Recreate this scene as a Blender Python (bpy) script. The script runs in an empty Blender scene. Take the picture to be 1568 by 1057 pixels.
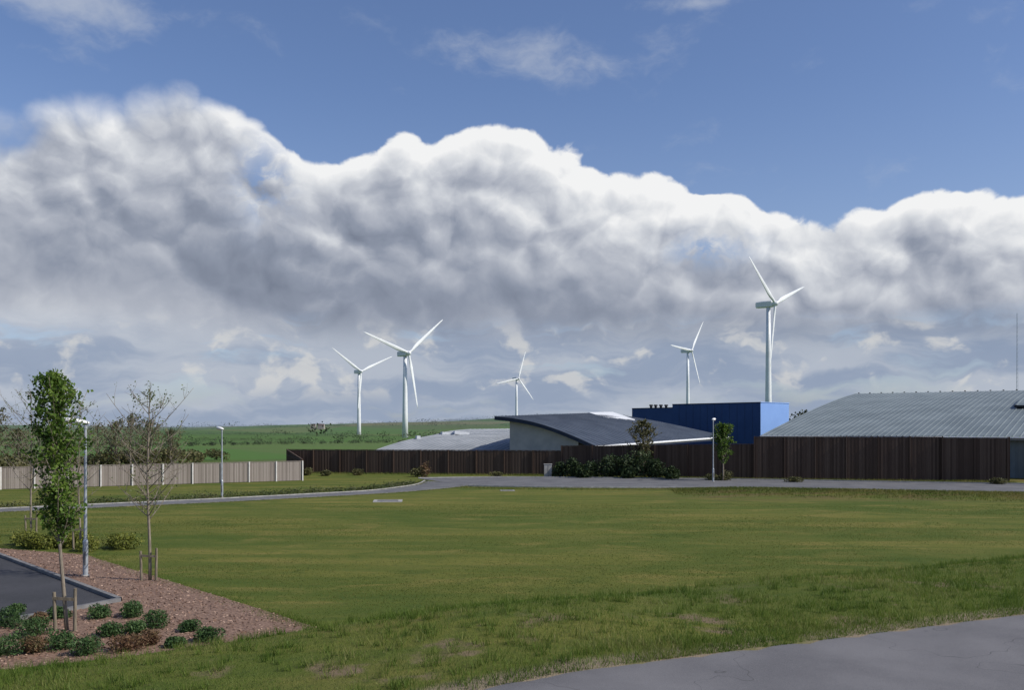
import bpy, math, random
import numpy as np
rng=np.random.default_rng(7); random.seed(7)
FP=1437.0; CH=4.9
def W(px,py,d):      # survey point seen from the photographer's spot at distance d
    return ((px-784)/FP*d, d, CH+(655-py)/FP*d)
def G(px,py,z=0.0):
    d=(CH-z)/(py-655)*FP
    return ((px-784)/FP*d, d)
scene=bpy.context.scene
def sm(t): 
    t=np.clip(t,0,1); return t*t*(3-2*t)
def terr(x,y):
    x=np.asarray(x,float); y=np.asarray(y,float)
    s=(x+3)*-.426+(y-13)*.905; a=(x+3)*.905+(y-13)*.426
    z=(2.03-.38*sm((3-a)/6.))*(1-sm(s/9.0))
    z=z-0.06*sm((-3.1-s)/0.25)
    z=z+0.05*np.sin(x*.9+y*.5)*np.exp(-((s-0)/2.0)**2)
    yc=np.interp(x,[3.5,16.6,37.7,60],[71.5,71,64.5,57.5])
    z=z+0.35*np.exp(-((y-yc)/1.7)**2)*sm((x-5)/14)
    far=sm((y-800)/1100)
    z=z+far*(5+21*np.exp(-.5*((x-60)/340)**2)+4*np.sin(x/260.)+2*np.sin(x/97.+y/300.))
    z=z+sm((y-200)/300)*(1.5*np.sin(x/80.+1)*np.sin(y/130.)-1.5)
    return z
# ------------------------------------------------------------ materials
class NT:
    def __init__(s,nt): s.nt=nt; s.n=nt.nodes; s.l=nt.links
    def _in(s,sock,v):
        if v is None: return
        if isinstance(v,bpy.types.NodeSocket): s.l.new(v,sock)
        else: sock.default_value=v
    def m(s,op,a,b=None,c=None,clamp=False):
        n=s.n.new('ShaderNodeMath'); n.operation=op; n.use_clamp=clamp
        s._in(n.inputs[0],a); s._in(n.inputs[1],b); s._in(n.inputs[2],c); return n.outputs[0]
    def add(s,a,b): return s.m('ADD',a,b)
    def sub(s,a,b): return s.m('SUBTRACT',a,b)
    def mul(s,a,b): return s.m('MULTIPLY',a,b)
    def div(s,a,b): return s.m('DIVIDE',a,b)
    def ss(s,v,lo,hi,a=0.0,b=1.0,kind='SMOOTHSTEP'):
        n=s.n.new('ShaderNodeMapRange'); n.interpolation_type=kind
        for i,q in enumerate((v,lo,hi,a,b)): s._in(n.inputs[i],q)
        return n.outputs[0]
    def mix(s,f,a,b,bt='MIX'):
        n=s.n.new('ShaderNodeMix'); n.data_type='RGBA'; n.blend_type=bt
        s._in(n.inputs[0],f); s._in(n.inputs[6],a); s._in(n.inputs[7],b); return n.outputs[2]
    def noise(s,vec,scale,detail=4,rough=.55,dist=0):
        n=s.n.new('ShaderNodeTexNoise'); s._in(n.inputs['Vector'],vec)
        n.inputs['Scale'].default_value=scale; n.inputs['Detail'].default_value=detail
        n.inputs['Roughness'].default_value=rough; n.inputs['Distortion'].default_value=dist
        return n.outputs[0]
    def mapv(s,vec,scale=(1,1,1),loc=(0,0,0),rot=(0,0,0)):
        n=s.n.new('ShaderNodeMapping'); s._in(n.inputs[0],vec)
        n.inputs['Scale'].default_value=scale; n.inputs['Location'].default_value=loc; n.inputs['Rotation'].default_value=rot
        return n.outputs[0]
    def ramp(s,f,stops):
        n=s.n.new('ShaderNodeValToRGB'); s._in(n.inputs[0],f); e=n.color_ramp.elements
        while len(e)<len(stops): e.new(.5)
        for el,(p,c) in zip(e,stops): el.position=p; el.color=(*c,1) if len(c)==3 else c
        return n.outputs[0]
def newmat(name):
    m=bpy.data.materials.new(name); m.use_nodes=True; m.node_tree.nodes.clear()
    return m,NT(m.node_tree)
def finish(m,t,col,rough=.8,metal=0,bump=None,bs=.3,bd=.02,transl=0,spec=.3):
    p=t.n.new('ShaderNodeBsdfPrincipled'); t._in(p.inputs['Base Color'],col); t._in(p.inputs['Roughness'],rough)
    p.inputs['Metallic'].default_value=metal; p.inputs['Specular IOR Level'].default_value=spec
    if bump is not None:
        b=t.n.new('ShaderNodeBump'); t._in(b.inputs['Height'],bump); b.inputs['Strength'].default_value=bs; b.inputs['Distance'].default_value=bd
        t.l.new(b.outputs[0],p.inputs['Normal'])
    out=t.n.new('ShaderNodeOutputMaterial'); sh=p.outputs[0]
    if transl:
        tr=t.n.new('ShaderNodeBsdfTranslucent'); t._in(tr.inputs[0],col)
        mx=t.n.new('ShaderNodeMixShader'); mx.inputs[0].default_value=transl
        t.l.new(sh,mx.inputs[1]); t.l.new(tr.outputs[0],mx.inputs[2]); sh=mx.outputs[0]
    t.l.new(sh,out.inputs[0]); return m
def pos(t): return t.n.new('ShaderNodeNewGeometry').outputs['Position']
def simple(name,c1,c2,scale=5,rough=.8,metal=0,bs=.2,stretch=(1,1,1),detail=4,spec=.3):
    m,t=newmat(name); v=t.mapv(pos(t),stretch); n=t.noise(v,scale,detail,.6)
    f=t.ss(n,.3,.7); return finish(m,t,t.mix(f,(*c1,1),(*c2,1)),rough,metal,n if bs>.04 else None,bs,.02,spec=spec)
def leafmat(name,cols,transl=.35,clump=1.5):
    m,t=newmat(name); g=t.n.new('ShaderNodeNewGeometry')
    r=g.outputs['Random Per Island']; n=t.noise(g.outputs['Position'],clump,2,.5)
    f=t.add(t.mul(r,.55),t.mul(t.ss(n,.3,.7),.45))
    k=len(cols); c=t.ramp(f,[(i/(k-1),cols[i]) for i in range(k)])
    return finish(m,t,c,.6,0,transl=transl,spec=.25)

def groundmat():
    m,t=newmat('ground_grass'); P=pos(t); sp=t.n.new('ShaderNodeSeparateXYZ'); t.l.new(P,sp.inputs[0])
    X,Y=sp.outputs[0],sp.outputs[1]
    big=t.noise(t.mapv(P,(.06,.11,.1)),1,3,.5)
    mid=t.noise(t.mapv(P,(.28,.55,.5),rot=(0,0,.25)),1,6,.65,.8)
    fine=t.noise(P,4.0,6,.75)
    vf=t.noise(P,38,2,.7)
    c=t.mix(t.ss(big,.35,.65),(.078,.106,.018,1),(.140,.142,.030,1))
    c=t.mix(t.mul(t.ss(mid,.46,.68),.65),c,(.205,.170,.050,1))
    c=t.mix(t.mul(t.ss(mid,.30,.46,1,0),.7),c,(.045,.080,.014,1))
    c=t.mix(t.mul(t.ss(fine,.46,.68),.6),c,(.050,.070,.015,1))
    c=t.mix(t.mul(t.ss(vf,.5,.75),.35),c,(.21,.185,.075,1))
    st=t.noise(t.mapv(P,(.045,.55,.5),rot=(0,0,.22)),1.0,3,.5,.5)
    c=t.mix(t.mul(t.ss(st,.46,.58),.45),c,(.060,.092,.016,1))
    v=t.noise(t.mapv(P,(.25,1,.5)),1.2,4,.6)
    vb=t.mul(t.mul(t.ss(Y,60,66),t.ss(X,6,18)),t.ss(v,.42,.6))
    c=t.mix(t.mul(vb,.75),c,(.13,.085,.045,1))
    s=t.add(t.mul(t.add(X,3.0),-.426),t.mul(t.sub(Y,13.0),.905))
    soil=t.noise(P,.9,5,.6)
    near=t.ss(s,1.5,-1.5,0,1)
    c=t.mix(t.mul(near,t.ss(soil,.54,.68)),c,(.18,.135,.085,1))
    edge=t.mul(t.ss(s,-2.75,-3.1),t.ss(soil,.3,.5))
    c=t.mix(t.mul(edge,.9),c,(.24,.19,.14,1))
    vo=t.n.new('ShaderNodeTexVoronoi'); t.l.new(t.mapv(P,(1/170.,1/230.,0.0),loc=(.3,.1,0)),vo.inputs['Vector']); vo.inputs['Scale'].default_value=1
    sc=t.n.new('ShaderNodeSeparateColor'); t.l.new(vo.outputs['Color'],sc.inputs[0])
    fc=t.ramp(sc.outputs[0],[(0,(.055,.10,.03)),(.3,(.075,.15,.035)),(.5,(.11,.14,.05)),(.62,(.16,.14,.08)),(.75,(.055,.11,.03)),(1,(.09,.165,.04))])
    fn=t.noise(P,.03,4,.6)
    fc=t.mix(t.mul(t.ss(fn,.4,.7),.5),fc,(.09,.11,.05,1))
    hz=t.ss(Y,400,3000,0,.5)  # distance haze painted into the field colour
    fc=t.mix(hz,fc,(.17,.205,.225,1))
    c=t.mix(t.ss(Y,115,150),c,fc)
    h=t.add(t.mul(vf,.5),fine)
    return finish(m,t,c,.95,0,h,.7,.06,spec=.1)
def asphalt(name,a,b):
    m,t=newmat(name); P=pos(t); n=t.noise(P,.5,5,.6,.3); f=t.noise(P,110,2,.7)
    c=t.mix(t.ss(n,.3,.7),(*a,1),(*b,1)); c=t.mix(t.mul(t.ss(f,.55,.75),.5),c,(.28,.275,.27,1))
    c=t.mix(t.mul(t.ss(f,.45,.3),.5),c,(.03,.03,.033,1))
    wv=t.noise(t.mapv(P,(.4,.4,.4),loc=(4,2,0)),1,3,.6)
    crack=t.ss(t.m('ABSOLUTE',t.sub(wv,.5)),0,.0025,.5,0)
    c=t.mix(crack,c,(.02,.02,.02,1))
    return finish(m,t,c,.85,0,f,.5,.01,spec=.3)
def boardmat(name,cols,w):
    m,t=newmat(name); g=t.n.new('ShaderNodeNewGeometry'); P=g.outputs['Position']
    r=g.outputs['Random Per Island']; n=t.noise(t.mapv(P,(6,6,.6)),2,5,.6); n2=t.noise(t.mapv(P,(.35,.35,.2)),1,3,.6)
    c=t.ramp(t.add(t.mul(r,w),t.add(t.mul(n,(1-w)*.5),t.mul(n2,(1-w)*.5))),[(i/(len(cols)-1),cols[i]) for i in range(len(cols))])
    return finish(m,t,c,.85,0,n,.3,.01,spec=.2)
M={}
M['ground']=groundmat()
M['road']=asphalt('asphalt_road',(.115,.112,.118),(.165,.16,.165))
M['farroad']=asphalt('asphalt_far',(.10,.10,.105),(.15,.148,.15))
M['carpark']=asphalt('asphalt_dark',(.032,.033,.037),(.05,.05,.056))
M['kerb']=simple('kerb_concrete',(.25,.24,.23),(.38,.37,.35),3)
M['kerbd']=simple('kerb_dark',(.12,.12,.125),(.20,.195,.19),3)
M['mulch']=simple('bark_mulch',(.12,.07,.048),(.27,.175,.125),14,bs=.9,detail=6)
M['chips']=leafmat('wood_chips',[(.07,.04,.028),(.20,.12,.085),(.36,.25,.19),(.15,.08,.055)],0,.8)
M['blade']=leafmat('grass_blades',[(.05,.092,.012),(.09,.15,.020),(.14,.19,.032),(.28,.25,.10)],.4,.7)
M['fblade']=leafmat('field_grass',[(.05,.082,.013),(.09,.12,.022),(.145,.15,.033),(.24,.21,.065)],.4,.3)
M['leafA']=leafmat('hornbeam_leaves',[(.028,.060,.010),(.065,.125,.02),(.12,.20,.03),(.19,.27,.05)],.4,1.8)
M['leafB']=leafmat('bud_leaves',[(.07,.09,.025),(.13,.17,.05),(.20,.22,.09)],.35)
M['leafS']=leafmat('shrub_leaves',[(.022,.048,.015),(.05,.10,.03),(.095,.15,.05)],.2,3)
M['leafD']=leafmat('dark_shrub_leaves',[(.012,.024,.009),(.030,.052,.017),(.065,.085,.032)],.2,.8)
M['leafV']=leafmat('verge_leaves',[(.03,.05,.015),(.07,.09,.03),(.14,.12,.06)],.2,.5)
M['leafR']=leafmat('dry_shrub_leaves',[(.08,.04,.025),(.17,.10,.055),(.10,.10,.04)],.2,2)
M['leafY']=leafmat('yellow_shrub_leaves',[(.09,.11,.02),(.17,.19,.035),(.24,.24,.05)],.3,2)
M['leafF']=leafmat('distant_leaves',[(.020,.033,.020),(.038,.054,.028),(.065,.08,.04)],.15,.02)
M['leafH']=leafmat('horizon_leaves',[(.040,.056,.055),(.056,.074,.070),(.075,.095,.085)],.1,.01)  # bluish distance haze is put into this leaf colour
M['leafM']=leafmat('budding_leaves_brown',[(.05,.055,.022),(.10,.10,.038),(.16,.14,.06)],.3,.3)
M['bark']=simple('bark',(.13,.11,.085),(.26,.22,.17),8,stretch=(3,3,.6))
M['stake']=simple('stake_wood',(.13,.11,.08),(.24,.20,.145),7,stretch=(3,3,.5))
M['galv']=simple('galvanised_steel',(.30,.33,.36),(.42,.45,.48),4,rough=.45,metal=.35,bs=.02)
M['lampw']=simple('lamp_housing',(.72,.72,.70),(.82,.82,.80),3,rough=.4,bs=.01)
M['glass']=simple('lamp_diffuser',(.4,.28,.2),(.5,.36,.26),3,rough=.2,bs=0)
M['white']=simple('turbine_paint',(.66,.68,.70),(.76,.78,.79),.2,rough=.4,bs=.01)
M['fdark']=boardmat('dark_fence_boards',[(.036,.023,.017),(.085,.056,.042),(.145,.102,.077)],.5)
M['flight']=boardmat('light_fence_boards',[(.14,.115,.10),(.25,.215,.19),(.34,.30,.27)],.5)
M['fpost']=simple('fence_post',(.50,.48,.45),(.62,.60,.57),3)
M['roofg']=simple('metal_roof_grey',(.125,.15,.155),(.175,.205,.21),.25,rough=.55,bs=.02,spec=.4)
M['roofl']=simple('metal_roof_light',(.20,.215,.23),(.28,.295,.31),.3,rough=.6,bs=.02)
M['roofd']=simple('slate_roof_dark',(.045,.055,.072),(.07,.083,.105),.4,rough=.5,bs=.02,spec=.4)
M['navy']=simple('fascia_navy',(.02,.03,.055),(.03,.04,.07),1)
M['render']=simple('wall_render',(.34,.34,.34),(.42,.41,.40),1)
M['blue']=simple('blue_cladding_dark',(.026,.060,.165),(.032,.072,.19),.3,rough=.6,bs=.01,spec=.15)  # same cladding, darkened to paint in the shade on the front
M['bluel']=simple('blue_cladding_light',(.20,.34,.66),(.22,.37,.70),.3,rough=.5,bs=.01)  # same cladding, lightened to paint in sunlight on the right end
M['trim']=simple('white_trim',(.65,.67,.68),(.75,.76,.77),2)
M['tan']=simple('tan_cladding',(.42,.35,.24),(.5,.42,.30),1)
M['conc']=simple('concrete',(.30,.29,.27),(.42,.40,.38),4)
M['dark']=simple('dark_metal',(.02,.022,.026),(.035,.035,.04),2)
M['housew']=simple('house_wall',(.26,.24,.22),(.34,.31,.28),.2)
M['houser']=simple('house_roof',(.08,.065,.06),(.12,.09,.08),.2)
# ------------------------------------------------------------ mesh helpers
def mesh(name,parts,parent=None,smooth=False,loc=None):
    me=bpy.data.meshes.new(name); mats=[]; Vs=[];lv=[];ls=[];lt=[];mi=[];off=0;lo=0
    for V,F,k in parts:
        V=np.asarray(V,float).reshape(-1,3)
        if k not in mats: mats.append(k)
        groups=[F] if isinstance(F,np.ndarray) else []
        if not groups:
            by={}
            for f in F: by.setdefault(len(f),[]).append(f)
            groups=[np.array(g) for g in by.values()]
        for A in groups:
            q=A.shape[1]; n=len(A)
            lv.append((A+off).ravel()); ls.append(lo+np.arange(n)*q); lt.append(np.full(n,q)); mi.append(np.full(n,mats.index(k))); lo+=n*q
        Vs.append(V); off+=len(V)
    V=np.concatenate(Vs); 
    if loc is not None: V=V-np.array(loc)
    lv=np.concatenate(lv);ls=np.concatenate(ls);lt=np.concatenate(lt);mi=np.concatenate(mi)
    for k in mats: me.materials.append(M[k])
    me.vertices.add(len(V)); me.vertices.foreach_set('co',V.ravel())
    me.loops.add(len(lv)); me.loops.foreach_set('vertex_index',lv.astype(np.int32))
    me.polygons.add(len(ls)); me.polygons.foreach_set('loop_start',ls.astype(np.int32)); me.polygons.foreach_set('loop_total',lt.astype(np.int32))
    me.polygons.foreach_set('material_index',mi.astype(np.int32))
    me.polygons.foreach_set('use_smooth',np.full(len(ls),smooth))
    me.update(calc_edges=True); me.validate()
    o=bpy.data.objects.new(name,me); scene.collection.objects.link(o)
    if loc is not None: o.location=loc
    if parent: o.parent=parent
    return o
from mathutils import Matrix,Vector
def empty(name,loc=(0,0,0)):
    o=bpy.data.objects.new(name,None); o.location=loc; scene.collection.objects.link(o); return o
def child(o,p):
    o.parent=p; o.matrix_parent_inverse=Matrix.Translation(-p.location); return o
def tube(pts,rad,k=7,cap=True):
    pts=np.asarray(pts,float); n=len(pts); V=[]
    for i in range(n):
        d=pts[min(i+1,n-1)]-pts[max(i-1,0)]; d=d/(np.linalg.norm(d)+1e-9)
        a=np.cross(d,[0,0,1.]) if abs(d[2])<.95 else np.cross(d,[1.,0,0]); a/=np.linalg.norm(a); b=np.cross(d,a)
        for j in range(k):
            th=2*math.pi*j/k; V.append(pts[i]+rad[i]*(a*math.cos(th)+b*math.sin(th)))
    F=[]
    for i in range(n-1):
        for j in range(k): F.append([i*k+j,i*k+(j+1)%k,(i+1)*k+(j+1)%k,(i+1)*k+j])
    if cap: F.append([(n-1)*k+j for j in range(k)]); F.append([j for j in range(k)][::-1])
    return np.array(V),F
BOXF=[[0,1,2,3],[7,6,5,4],[0,4,5,1],[1,5,6,2],[2,6,7,3],[3,7,4,0]]
def box(c,s,yaw=0,tilt=0):
    x,y,z=[q/2 for q in s]
    V=np.array([[-x,-y,-z],[-x,y,-z],[x,y,-z],[x,-y,-z],[-x,-y,z],[-x,y,z],[x,y,z],[x,-y,z]],float)
    if tilt: ct,st=math.cos(tilt),math.sin(tilt); V=np.stack([V[:,0]*ct+V[:,2]*st,V[:,1],-V[:,0]*st+V[:,2]*ct],1)
    c_,s_=math.cos(yaw),math.sin(yaw); V=np.stack([V[:,0]*c_-V[:,1]*s_,V[:,0]*s_+V[:,1]*c_,V[:,2]],1)
    return V+np.array(c),BOXF
def leaves(C,size,asp=.6,flat=0):
    n=len(C); a=rng.normal(size=(n,3)); a[:,2]*=(1-flat); a/=np.linalg.norm(a,axis=1)[:,None]
    b=rng.normal(size=(n,3)); b[:,2]*=(1-flat); b-=a*(a*b).sum(1)[:,None]; b/=np.linalg.norm(b,axis=1)[:,None]
    s=(size*rng.uniform(.6,1.3,n))[:,None]
    V=np.stack([C-a*s,C-b*s*asp,C+a*s,C+b*s*asp],1).reshape(-1,3)
    return V,np.arange(4*n).reshape(-1,4)
def blades(P,h,w,lean=.5):
    n=len(P); th=rng.uniform(0,2*math.pi,n); H=h*rng.uniform(.5,1.25,n)
    a=np.stack([np.cos(th),np.sin(th),0*th],1)*(w*rng.uniform(.6,1.2,n))[:,None]
    t2=rng.uniform(0,2*math.pi,n); l=rng.uniform(0,lean,n)*H
    tip=P+np.stack([np.cos(t2)*l,np.sin(t2)*l,H],1)
    V=np.stack([P-a,P+a,tip],1).reshape(-1,3)
    return V,np.arange(3*n).reshape(-1,3)
def inpoly(x,y,poly):
    r=np.ones(len(x),bool); n=len(poly)
    for i in range(n):
        x0,y0=poly[i];x1,y1=poly[(i+1)%n]
        r&=((x1-x0)*(y-y0)-(y1-y0)*(x-x0))>=0
    return r
def ccw(p):
    a=sum(p[i][0]*p[(i+1)%len(p)][1]-p[(i+1)%len(p)][0]*p[i][1] for i in range(len(p)))
    return p if a>0 else p[::-1]
# ------------------------------------------------------------ ground
def axis(lo,hi,step,far_lo,far_hi,g=1.07):
    a=list(np.arange(lo,hi+1e-6,step)); s=step;v=a[-1]
    while v<far_hi: s*=g; v+=s; a.append(v)
    s=step;v=a[0];b=[]
    while v>far_lo: s*=g; v-=s; b.append(v)
    return np.array(b[::-1]+a)
xs=axis(-18,18,.4,-6000,6000,1.06); ys=axis(2,48,.4,-300,9000,1.045)
XX,YY=np.meshgrid(xs,ys); ZZ=terr(XX,YY)
nx=len(xs);ny=len(ys); I=np.arange(nx*ny).reshape(ny,nx)
F=np.stack([I[:-1,:-1],I[:-1,1:],I[1:,1:],I[1:,:-1]],-1).reshape(-1,4)
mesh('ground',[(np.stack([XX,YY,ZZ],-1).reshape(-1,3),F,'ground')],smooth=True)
import bmesh
def drape(name,poly,off,key,step=.4):
    poly=ccw(poly); x=[p[0] for p in poly];y=[p[1] for p in poly]
    gx=np.arange(min(x),max(x)+step,step);gy=np.arange(min(y),max(y)+step,step)
    bm=bmesh.new(); vs=[[bm.verts.new((a,b,0)) for a in gx] for b in gy]
    for j in range(len(gy)-1):
        for i in range(len(gx)-1): bm.faces.new((vs[j][i],vs[j][i+1],vs[j+1][i+1],vs[j+1][i]))
    for i in range(len(poly)):
        x0,y0=poly[i];x1,y1=poly[(i+1)%len(poly)]
        bmesh.ops.bisect_plane(bm,geom=bm.verts[:]+bm.edges[:]+bm.faces[:],plane_co=(x0,y0,0),plane_no=(y1-y0,-(x1-x0),0),clear_outer=True)
    for v in bm.verts: v.co.z=float(terr(v.co.x,v.co.y))+off
    me=bpy.data.meshes.new(name); bm.to_mesh(me); bm.free(); me.materials.append(M[key])
    o=bpy.data.objects.new(name,me); scene.collection.objects.link(o); return o
def sxy(s,a): return (-3+.905*a-.426*s, 13+.426*a+.905*s)
A=np.arange(-40,45,.5); S=[-3.2,-3.5,-4.5,-6,-9,-12,-16]
V=[];F=[]
for i,a in enumerate(A):
    for j,s in enumerate(S):
        ss_=s+(.05*math.sin(a*2.1)+.05*math.sin(a*5.3)+random.uniform(-.03,.03) if j==0 else 0)
        x,y=sxy(ss_,a); V.append((x,y,float(terr(*sxy(min(ss_,-3.5),a)))+.024))
for i in range(len(A)-1):
    for j in range(len(S)-1): k=i*len(S)+j; F.append([k,k+1,k+len(S)+1,k+len(S)])
mesh('road',[(V,F,'road')])
bed=[(-21,38),(-16.4,36),(-6.5,24.9),(-4.3,22.3),(-4.6,20.9),(-8.3,18.9),(-14,17.6),(-18,19)]
park=[(-45,20),(-16,19),(-12.6,23.5),(-11.0,26.3),(-26,42.8),(-45,43)]
drape('mulch_bed',bed,.02,'mulch')
drape('car_park',park,.032,'carpark')
def strip(name,L,R,off,key,n=60):
    def rs(p):
        p=np.array(p,float); d=np.r_[0,np.cumsum(np.linalg.norm(np.diff(p,axis=0),axis=1))]; t=np.linspace(0,d[-1],n)
        x=np.interp(t,d,p[:,0]);y=np.interp(t,d,p[:,1]); 
        for _ in range(6): x[1:-1]=(x[:-2]+x[1:-1]*2+x[2:])/4; y[1:-1]=(y[:-2]+2*y[1:-1]+y[2:])/4
        return np.stack([x,y],1)
    a=rs(L);b=rs(R); V=[];F=[];m=7
    for i in range(n):
        for j in range(m):
            q=a[i]*(1-j/(m-1))+b[i]*j/(m-1); V.append((q[0],q[1],float(terr(*q))+off))
    for i in range(n-1):
        for j in range(m-1): k=i*m+j; F.append([k,k+m,k+m+1,k+1])
    return mesh(name,[(V,F,key)]),a,b
def kerb(name,P,h,w,key,base=0):
    P=np.asarray(P,float); n=len(P); V=[];F=[]
    for i in range(n):
        d=P[min(i+1,n-1)]-P[max(i-1,0)]; d/=np.linalg.norm(d); q=np.array([-d[1],d[0]])*w/2
        z=float(terr(*P[i]))+base
        for o,zz in ((-q,z-.1),(-q*.85,z+h),(q*.85,z+h),(q,z-.1)): V.append((P[i][0]+o[0],P[i][1]+o[1],zz))
    for i in range(n-1):
        for j in range(3): k=i*4+j; F.append([k,k+1,k+5,k+4])
    return mesh(name,[(V,F,key)])
_,pa,pb=strip('footpath',[(-44,44.5),(-30,54.0),(-19.4,61.2),(-9.2,69.8),(-5.2,75.5),(-3.2,80)],[(-44,47),(-30.8,56.2),(-20.4,63.8),(-10.8,72.2),(-8,80),(-8,86)],.02,'farroad')
kerb('kerb',pb,.08,.14,'kerb'); kerb('kerb',pa,.05,.12,'kerbd')
_,ra,rb=strip('road',[(-3.6,78),(3.5,76.2),(16.6,75.4),(37.7,68.8),(60,61),(90,48)],[(-9,90),(-1.6,92.5),(20,88.5),(44,80.8),(70,71.5),(100,59)],.028,'farroad')
kerb('kerb',ra,.11,.16,'kerb'); kerb('kerb',rb,.11,.16,'kerb')
kp=[(-11.0,26.3),(-26,42.8)]; kerb('kerb',[(kp[0][0]+(kp[1][0]-kp[0][0])*t,kp[0][1]+(kp[1][1]-kp[0][1])*t) for t in np.linspace(0,1,20)],.13,.17,'kerbd')
kerb('kerb',[(-16,19),(-12.6,23.5),(-11.7,25.0),(-11.0,26.3)],.12,.16,'kerbd')
for px,py,w,d in((594,768,1.9,1.9),(777,752,1.1,.9),(1048,912,.6,.35)):
    x,y=G(px,py); z0=float(terr(x,y)); mesh('drain_cover',[(*box((x,y,z0+.015),(w,d,.05),.1),'kerb'),(*box((x,y,z0+.045),(w*.72,d*.72,.02),.1),'kerbd')])
# ------------------------------------------------------------ grass
def clumpf(x,y): return .5+.5*np.sin(x*1.7+np.sin(y*1.3)*2)*np.sin(y*2.1+np.sin(x*.9)*2)
def fbm(x,y): return (np.sin(x*.53+1.3*np.sin(y*.41))+np.sin(y*.77+1.7*np.sin(x*.63+2))+.6*np.sin(x*1.9+y*1.3+2*np.sin(y*1.1))+.4*np.sin(x*4.1-y*3.3))/3+.5
N=330000; a=rng.uniform(-9,19,N); s=-3.25+12.5*rng.uniform(0,1,N)**1.5
x=-3+.905*a-.426*s; y=13+.426*a+.905*s
keep=(np.abs(x)<y*.58+.5)&(y>6)&~inpoly(x,y,ccw(bed)); keep&=rng.uniform(0,1,N)<np.clip(.35+.9*fbm(x,y),.25,1)
x,y,s=x[keep],y[keep],s[keep]; P=np.stack([x,y,terr(x,y)-.005],1)
hh=.03+.055*np.clip(fbm(x*1.3+3,y*1.1),0,1)*np.clip(1-s/7,.35,1)+.03*np.exp(-((s+2.9)/.3)**2)
p1=(*blades(P,hh,np.full(len(P),.0045),.9),'blade')
N=1100; a=rng.uniform(-9,19,N); s=rng.uniform(-3.0,3,N); cx=-3+.905*a-.426*s; cy=13+.426*a+.905*s
cx=np.repeat(cx,26)+rng.normal(0,.05,N*26);cy=np.repeat(cy,26)+rng.normal(0,.05,N*26)
k=~inpoly(cx,cy,ccw(bed)); cx,cy=cx[k],cy[k]
p2=(*blades(np.stack([cx,cy,terr(cx,cy)],1),np.full(len(cx),.14),np.full(len(cx),.005),.9),'blade')
N=240000; y=19+41*rng.uniform(0,1,N)**1.5; x=rng.uniform(-.56,.56,N)*y; s=(x+3)*-.426+(y-13)*.905
k=(s>7)&~inpoly(x,y,ccw(bed))&~inpoly(x,y,ccw(park)); yp=np.interp(x,pa[:,0],pa[:,1]); k&=(y<yp-.1)|(x>-4)
k&=rng.uniform(0,1,N)<np.clip(fbm(x*.35,y*.6)*1.1,.08,1)
x,y=x[k],y[k]
p3=(*blades(np.stack([x,y,terr(x,y)],1),.022+.02*clumpf(x*.5,y*.5),.0045+.0002*y,.9),'fblade')
def along(Pl,n,spread,h,w,sh=0):
    Pl=np.asarray(Pl); i=rng.uniform(0,len(Pl)-1.001,n); j=i.astype(int);f=(i-j)[:,None]; q=Pl[j]*(1-f)+Pl[j+1]*f+rng.normal(0,spread,(n,2)); q[:,1]+=sh
    return blades(np.stack([q[:,0],q[:,1],terr(q[:,0],q[:,1])],1),np.full(n,h),np.full(n,w),.8)
p4=(*along(ra,20000,.8,.09,.02,-1.6),'fblade'); p5=(*along(pa,9000,.3,.07,.012,-.4),'fblade'); p6=(*along(pb,9000,.3,.08,.015,.45),'fblade')
N=26000; x=rng.uniform(12,42,N); yc=np.interp(x,[3.5,16.6,37.7,60],[71.5,71,64.5,57.5]); y=yc+rng.normal(0,1.6,N)
p7=(*blades(np.stack([x,y,terr(x,y)],1),np.full(N,.14),np.full(N,.02),.9),'fblade')
edge=np.array([(-16.4,36),(-6.5,24.9),(-4.3,22.3),(-4.6,20.9),(-8.3,18.9),(-14,17.6)])
p8=(*along(edge,14000,.24,.07,.006),'blade')
fl=np.array([(-22.,100.5),(0,96.2),(8,94.6),(22,88.8),(40,84.8),(44,82.9)])
p9=(*along(fl,9000,.35,.22,.02,-.4),'fblade')
mesh('grass',[p1,p2,p3,p4,p5,p6,p7,p8,p9])
N=30000; x=rng.uniform(-21,-4.0,N);y=rng.uniform(17,38,N); k=inpoly(x,y,ccw(bed))&~inpoly(x,y,ccw(park)); x,y=x[k],y[k]
mesh('bark_chippings',[(*leaves(np.stack([x,y,terr(x,y)+.035],1),np.full(len(x),.04),.45,.75),'chips')])
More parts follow.
